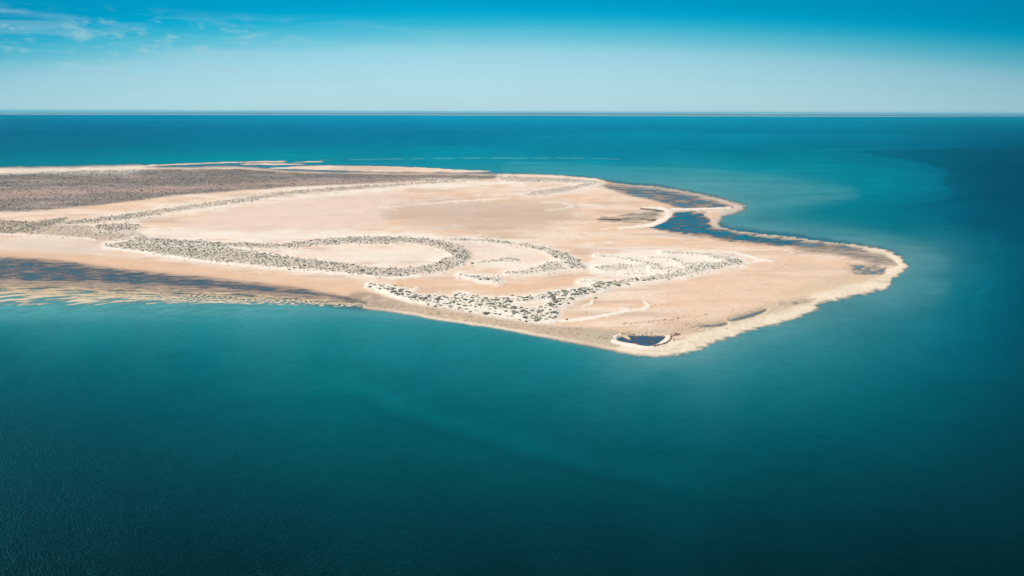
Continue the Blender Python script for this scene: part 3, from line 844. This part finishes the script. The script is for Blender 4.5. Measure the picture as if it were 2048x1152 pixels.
SEA_R = 47000.0
parts.append(sea_sector(150.0, R_NEAR, 140, TH0, TH1, 420))
parts.append(sea_sector(R_FAR, SEA_R, 115, TH0, TH1, 700))
# open sea beside and behind the view
for t0, t1 in ((TH1, math.radians(312)),):
    tt = np.linspace(t0, t1, 90)
    rad = np.array((150, 250, 400, 700, 1200, 2500, 5000, 10000, SEA_R))
    x = (rad[:, None] * np.sin(tt)).ravel(); y = (rad[:, None] * np.cos(tt)).ravel()
    parts.append((np.stack([x, y, np.zeros_like(x)], 1), quads(len(rad), len(tt)), {'albedo': np.tile(np.array((.001, .045, .075), F4), (len(x), 1)), 'alpha': np.ones(len(x), F4)}))
tt = np.linspace(0, 2 * math.pi, 121)
rad = np.array((.5, 50, 100, 150))
x = (rad[:, None] * np.sin(tt)).ravel(); y = (rad[:, None] * np.cos(tt)).ravel()
parts.append((np.stack([x, y, np.zeros_like(x)], 1), quads(len(rad), len(tt)), {'albedo': np.tile(np.array((.001, .012, .02), F4), (len(x), 1)), 'alpha': np.ones(len(x), F4)}))
off = 0
V, Fc, A1, A2 = [], [], [], []
for v, f, a in parts:
    V.append(v); Fc.append(f + off); A1.append(a['albedo']); A2.append(a['alpha']); off += len(v)
Fc = np.concatenate(Fc); V = np.concatenate(V)
# all faces look up
n = np.cross(V[Fc[:, 1]] - V[Fc[:, 0]], V[Fc[:, 2]] - V[Fc[:, 0]])[:, 2]
Fc[n < 0] = Fc[n < 0][:, ::-1]
add('sea_water', mesh_np('sea_water', V, Fc, {'albedo': np.concatenate(A1), 'alpha': np.concatenate(A2)}), M_SEA, kind='structure', label='calm teal sea around the sand spit')
tt = np.linspace(0, 2 * math.pi, 97)
rad = np.array((.5, 3000, 12000, SEA_R))
x = (rad[:, None] * np.sin(tt)).ravel(); y = (rad[:, None] * np.cos(tt)).ravel()
add('seabed', mesh_np('seabed', np.stack([x, y, np.full_like(x, -7.0)], 1), quads(4, 97)[:, ::-1]), M_BED, kind='structure', label='sandy seabed under the deep water')

# ------------------------------------------------------------------ far coast
tt = np.linspace(math.radians(-75), math.radians(75), 900)
ppx = 1024 + FPX * np.tan(np.clip(tt, -1.2, 1.2))
dist = np.interp(ppx, [-3000, 0, 512, 1024, 1536, 1750, 2048, 3000], [29000, 29300, 28200, 27400, 27400, 30000, 41000, 42000]) + 450 * fbm(tt * 20, tt * 0 + 2.5, 201, 4)
top = np.interp(ppx, [-3000, 0, 400, 1024, 1500, 2048, 3000], [40, 43, 66, 72, 64, 60, 60]) * (1 + .22 * fbm(tt * 9, tt * 0 + 7.5, 203, 4))
prof = [(0, -.5, (.62, .57, .48)), (60, 3, (.62, .57, .48)), (190, 9, (.52, .47, .40)), (260, 13, (.20, .26, .26)), (900, None, (.14, .22, .23)), (1600, None, (.15, .225, .235)), (2600, 5, (.14, .2, .2))]  # inland albedo pushed to blue, part of the distance haze painted in
vv, cc_ = [], []
for i, (dr, zz, col) in enumerate(prof):
    r = dist + dr * (1 if i > 3 else (1 + .8 * fbm(tt * 60, tt * 0 + 3, 207, 3)))
    zt = np.full_like(r, zz) if zz is not None else top * (1.0 if i == 5 else .55)
    vv.append(np.stack([r * np.sin(tt), r * np.cos(tt), zt], 1))
    cc_.append(np.tile(np.array(col), (len(tt), 1)))
add('far_coast', mesh_np('far_coast', np.concatenate(vv), quads(len(prof), len(tt))[:, ::-1], {'albedo': np.concatenate(cc_)}), M_COAST, kind='structure', label='low hazy coast with a white beach along the horizon')

# ------------------------------------------------------------------ shrubs
def ico(sub=0):
    import bmesh
    bm = bmesh.new()
    bmesh.ops.create_icosphere(bm, subdivisions=sub, radius=1.0)
    v = np.array([q.co[:] for q in bm.verts]); f = np.array([[w.index for w in q.verts] for q in bm.faces])
    bm.free()
    return v, f


def shrub_arrays(rng, lumps, sub, leaves):
    """a low spreading bush: ragged leaf masses and loose leaf sprays, half-width 1, base at z = 0"""
    v0, f0 = ico(sub)
    V, Fs, o = [], [], 0
    for i in range(lumps):
        a = rng.uniform(0, 2 * math.pi); d = 0 if i == 0 else rng.uniform(.35, .72)
        s = rng.uniform(.52, .7) if i == 0 else rng.uniform(.28, .48)
        w = v0 * (s * rng.uniform(.65, 1.3, (len(v0), 1)))
        w = w * np.array((1, 1, .72)) + np.array((math.cos(a) * d, math.sin(a) * d, s * .50))
        w[:, 2] = np.maximum(w[:, 2], -.04)
        V.append(w); Fs.append(f0 + o); o += len(w)
    for i in range(leaves):
        a = rng.uniform(0, 2 * math.pi); e = rng.uniform(.1, 1.35); r = rng.uniform(.6, 1.0)
        c = np.array((math.cos(a) * math.cos(e) * r, math.sin(a) * math.cos(e) * r, .08 + math.sin(e) * r * .66))
        t1 = rng.normal(size=3); t1 /= np.linalg.norm(t1); t2 = rng.normal(size=3); t2 /= np.linalg.norm(t2)
        s = rng.uniform(.09, .19)
        V.append(np.stack([c - t1 * s, c + t2 * s * .8, c + t1 * s])); Fs.append(np.array([[o, o + 1, o + 2]])); o += 3
    return np.concatenate(V), np.concatenate(Fs)


# scatter on a jittered 1.95 m lattice over the whole spit, kept by the survey's scrub density
STEP = 1.95
gx = np.arange(-1650, 1250, STEP); gy = np.arange(370, 1950, STEP)
GX, GY = np.meshgrid(gx, gy)
GX = (GX + RNG.uniform(-.46, .46, GX.shape) * STEP).ravel(); GY = (GY + RNG.uniform(-.46, .46, GY.shape) * STEP).ravel()
cx, cy = chart(GX, GY)
inview = (cx > -120) & (cx < 1560) & (cy > 334) & (cy < 655)
GX, GY = GX[inview], GY[inview]
PS = survey(GX, GY)
clump = .45 + .75 * ss(-.5, .2, fbm(GX / 9, GY / 13, 301, 3))
keep = RNG.uniform(size=len(GX)) < PS['veg'] * clump * np.where(PS['py'] < 430, .58, np.where(PS['py'] < 575, 1.2, 1.0))
keep &= PS['h'] > .05
sx, sy, sh, ssz, spx, spy = GX[keep], GY[keep], PS['h'][keep], PS['size'][keep], PS['px'][keep], PS['py'][keep]
ex, ey = ground(np.array([s[0] for s in SPARSE]), np.array([s[1] for s in SPARSE]))
ES = survey(ex, ey)
sx = np.concatenate([sx, ex]); sy = np.concatenate([sy, ey]); sh = np.concatenate([sh, ES['h']]); ssz = np.concatenate([ssz, np.full(len(ex), 1.05)])
spx = np.concatenate([spx, ES['px']]); spy = np.concatenate([spy, ES['py']])
srad = ssz * np.where(spy > 575, .73, .62) * np.exp(RNG.normal(-.05, .36, len(sx)))
srot = RNG.uniform(0, 2 * math.pi, len(sx))
dist_ = np.hypot(sx, sy)
order = np.argsort(-(srad / dist_) * np.where(spy > 560, 1.35, 1.0) * np.where((spx > 720) & (spx < 1330), 1, .5))
near = order[:300]
near_set = np.zeros(len(sx), bool); near_set[near] = True

variants = []
for k in range(8):
    v, f = shrub_arrays(np.random.default_rng(100 + k), 6, 2, 60)
    variants.append(mesh_np('saltbush', v, f, None, False))
    variants[-1].materials.append(M_SHRUB)


def shrub_label(x, y):
    if x > 1160 and y > 592:
        return 'small lone saltbush clump on bare sand right of the near dune ridge', 'lone shrubs right of the near ridge'
    south = np.interp(x, [740, 845, 882, 916, 960, 1000, 1051, 1100], [600, 604, 611, 616, 622, 629, 637, 640])
    north = np.interp(x, [880, 926, 975, 1030, 1064, 1106, 1143], [588, 600, 607, 610, 608, 604, 596])
    if y < 566:
        return 'grey-green saltbush on the curved ridges behind the near dune ridge', 'shrubs behind the near ridge'
    if x > 1140:
        return 'grey-green saltbush at the right end of the near dune ridge', 'shrubs at the ridge right end'
    if y > south:
        return 'grey-green saltbush on the white sand strip nearest the southern beach', 'shrubs nearest the southern beach'
    if x < 830:
        return 'grey-green saltbush at the narrow left tip of the near dune ridge', 'shrubs at the ridge left tip'
    if y < north and x > 900:
        return 'grey-green saltbush in the rear row of the near dune ridge', 'shrubs in the rear row'
    if x > 1030:
        return 'grey-green saltbush in the wide corner clump of the near dune ridge', 'shrubs in the corner clump'
    return 'grey-green saltbush in the middle row of the near dune ridge', 'shrubs in the middle row'


near = sorted(near, key=lambda i: spx[i])
zones = {}
for i in near:
    zones.setdefault(shrub_label(spx[i], spy[i])[1], []).append(i)
special = {}
for g_, m_ in zones.items():
    where = g_.split('shrubs ', 1)[1]
    if len(m_) < 6:
        continue
    for word, key in (('largest', lambda i: -srad[i] / dist_[i]), ('leftmost', lambda i: spx[i]), ('rightmost', lambda i: -spx[i]), ('lowest in view', lambda i: -spy[i]), ('farthest', lambda i: spy[i])):
        i = min((q for q in m_ if q not in special), key=key)
        special[i] = f'{word} grey-green saltbush of those {where}'
for n_, i in enumerate(near):
    lb, gr = shrub_label(spx[i], spy[i])
    lb = special.get(i, lb)
    o = bpy.data.objects.new('saltbush', variants[n_ % len(variants)])
    r = srad[i]
    o.location = (sx[i], sy[i], sh[i] - .04)
    o.rotation_euler = (0, 0, srot[i])
    o.scale = (r * 1.15, r * .95, r * .75)
    o['label'] = lb; o['category'] = 'shrub'; o['group'] = gr
    COL.objects.link(o)

# all the other scrub: nobody could count it
def scatter(name, idx, protos, mat, tints, **props):
    V, Fs, T, o = [], [], [], 0
    which = RNG.integers(0, len(protos), len(idx))
    for k, (v, f) in enumerate(protos):
        sel = idx[which == k]
        if not len(sel):
            continue
        ca, sa = np.cos(srot[sel])[:, None], np.sin(srot[sel])[:, None]
        r = srad[sel][:, None]
        x = (v[None, :, 0] * ca - v[None, :, 1] * sa) * r + sx[sel][:, None]
        y = (v[None, :, 0] * sa + v[None, :, 1] * ca) * r + sy[sel][:, None]
        zz = v[None, :, 2] * r * .72 + sh[sel][:, None] - .04
        V.append(np.stack([x, y, zz], -1).reshape(-1, 3))
        Fs.append((f[None] + (np.arange(len(sel)) * len(v))[:, None, None]).reshape(-1, 3) + o)
        T.append(np.repeat(tints[sel], len(v), 0))
        o += len(sel) * len(v)
    me = mesh_np(name, np.concatenate(V), np.concatenate(Fs), {'tint': np.concatenate(T)}, False)
    return add(name, me, mat, **props)


base_t = np.array((.29, .285, .23)) + RNG.uniform(-.5, .5, (len(sx), 1)) * np.array((.05, .06, .035))
farw = ss(430, 380, spy)[:, None]
base_t = base_t * (1 - farw) + np.array((.21, .212, .19)) * farw
base_t = base_t * RNG.uniform(.6, 1.1, (len(sx), 1))
green = ((spx - 1206) / 34) ** 2 + ((spy - 574) / 8) ** 2 < 1
base_t[green] = base_t[green] * np.array((.95, 1.25, .75))
rest = np.where(~near_set)[0]
mid = rest[spy[rest] > 470]; far = rest[spy[rest] <= 470]
pm_ = [shrub_arrays(np.random.default_rng(300 + k), 3, 1, 10)[:2] for k in range(6)]
pf_ = [shrub_arrays(np.random.default_rng(400 + k), 1, 1, 0)[:2] for k in range(5)]
print('shrubs', len(sx), 'mid', len(mid), 'far', len(far))
V1 = scatter('dune_scrub', mid, pm_, M_SCRUB, base_t, kind='stuff', label='bands of countless small shrubs on the dune ridges', category='scrub')
V2 = scatter('plain_scrub', far, pf_, M_SCRUB, base_t, kind='stuff', label='grey scrub covering the far plain and its edges', category='scrub')

# ------------------------------------------------------------------ seaweed wrack
wl = [[(1307, 695, 1), (1331, 689, 1), (1342, 681, 1), (1342, 675, 1), (1358, 671, 1)], [(1350, 669, 1), (1360, 671, 1), (1352, 672, 1)], [(1358, 670, 1), (1323, 671.5, 1), (1294, 672.5, 1), (1251, 668.5, 1), (1226, 671, 1)],
      [(1248, 649, 1), (1284, 647, 1), (1318, 644, 1), (1340, 641, 1), (1363, 639, 1)]]
pts = []
for li, l in enumerate(wl):
    for a, b in zip(l[:-1], l[1:]):
        n_ = int(math.hypot(b[0] - a[0], b[1] - a[1]) * (2.6 if li < 2 else .8 if li == 2 else .9))
        for _ in range(n_):
            u = random.random(); j = .5 if li < 3 else 1.2
            pts.append((a[0] + (b[0] - a[0]) * u + random.gauss(0, j), a[1] + (b[1] - a[1]) * u + random.gauss(0, j), random.uniform(.35, .9) * (1.0 if li < 2 else .75)))
for cxw, cyw, wxw, wyw, n_ in ((1385, 655, 45, 14, 90), (1350, 645, 50, 10, 60), (1290, 668, 60, 4, 60), (1215, 676, 30, 8, 60), (1350, 680, 14, 8, 40), (1412, 631, 8, 3, 16), (1480, 618, 60, 14, 40), (1250, 590, 120, 30, 60), (1140, 660, 60, 8, 24), (1060, 650, 40, 5, 16), (1440, 565, 100, 25, 40), (860, 620, 30, 5, 12), (1330, 615, 40, 12, 20)):
    for _ in range(n_):
        pts.append((random.gauss(cxw, wxw * .5), random.gauss(cyw, wyw * .5), random.uniform(.22, .62)))
pw = np.array(pts)
wxx, wyy_ = ground(pw[:, 0], pw[:, 1])
WS = survey(wxx, wyy_)
ok = WS['h'] > .0
wxx, wyy_, wr, wh_ = wxx[ok], wyy_[ok], pw[ok, 2], WS['h'][ok]
v0, f0 = ico(1)
V, Fs, T = [], [], []
for i in range(len(wxx)):
    r = wr[i] * .62
    q = v0 * RNG.uniform(.6, 1.3, (len(v0), 1)) * np.array((r * RNG.uniform(.8, 1.7), r, r * .45))
    a = RNG.uniform(0, 6.28)
    q = np.stack([q[:, 0] * math.cos(a) - q[:, 1] * math.sin(a), q[:, 0] * math.sin(a) + q[:, 1] * math.cos(a), q[:, 2]], 1)
    V.append(q + np.array((wxx[i], wyy_[i], wh_[i] + r * .1))); Fs.append(f0 + i * len(v0))
    T.append(np.tile(np.array((.20, .12, .08)) * RNG.uniform(.6, 1.3), (len(v0), 1)))
add('seaweed_wrack', mesh_np('seaweed_wrack', np.concatenate(V), np.concatenate(Fs), {'tint': np.concatenate(T)}, False), M_WRACK, kind='stuff', label='brown lines and specks of dried seaweed on the tip of the spit', category='seaweed')

# ------------------------------------------------------------------ haze
bx, bz0, bz1 = 50000.0, -9.0, 132.0
hv = [(x, y, z) for z in (bz0, bz1) for y in (-bx, bx) for x in (-bx, bx)]
hf = [(0, 2, 3, 1), (4, 5, 7, 6), (0, 1, 5, 4), (2, 6, 7, 3), (0, 4, 6, 2), (1, 3, 7, 5)]
me = bpy.data.meshes.new('haze')
me.from_pydata(hv, [], hf)
M_HAZE = bpy.data.materials.new('haze')
M_HAZE.use_nodes = True
t = M_HAZE.node_tree
for n in list(t.nodes):
    if n.type != 'OUTPUT_MATERIAL':
        t.nodes.remove(n)
pv = t.nodes.new('ShaderNodeVolumePrincipled')
pv.inputs['Color'].default_value = (.06, .68, .95, 1)
pv.inputs['Density'].default_value = 1.7e-5
pv.inputs['Anisotropy'].default_value = 0.1
t.links.new(pv.outputs[0], t.nodes['Material Output'].inputs['Volume'])
add('haze', me, M_HAZE, kind='stuff', label='pale sea haze filling the air')
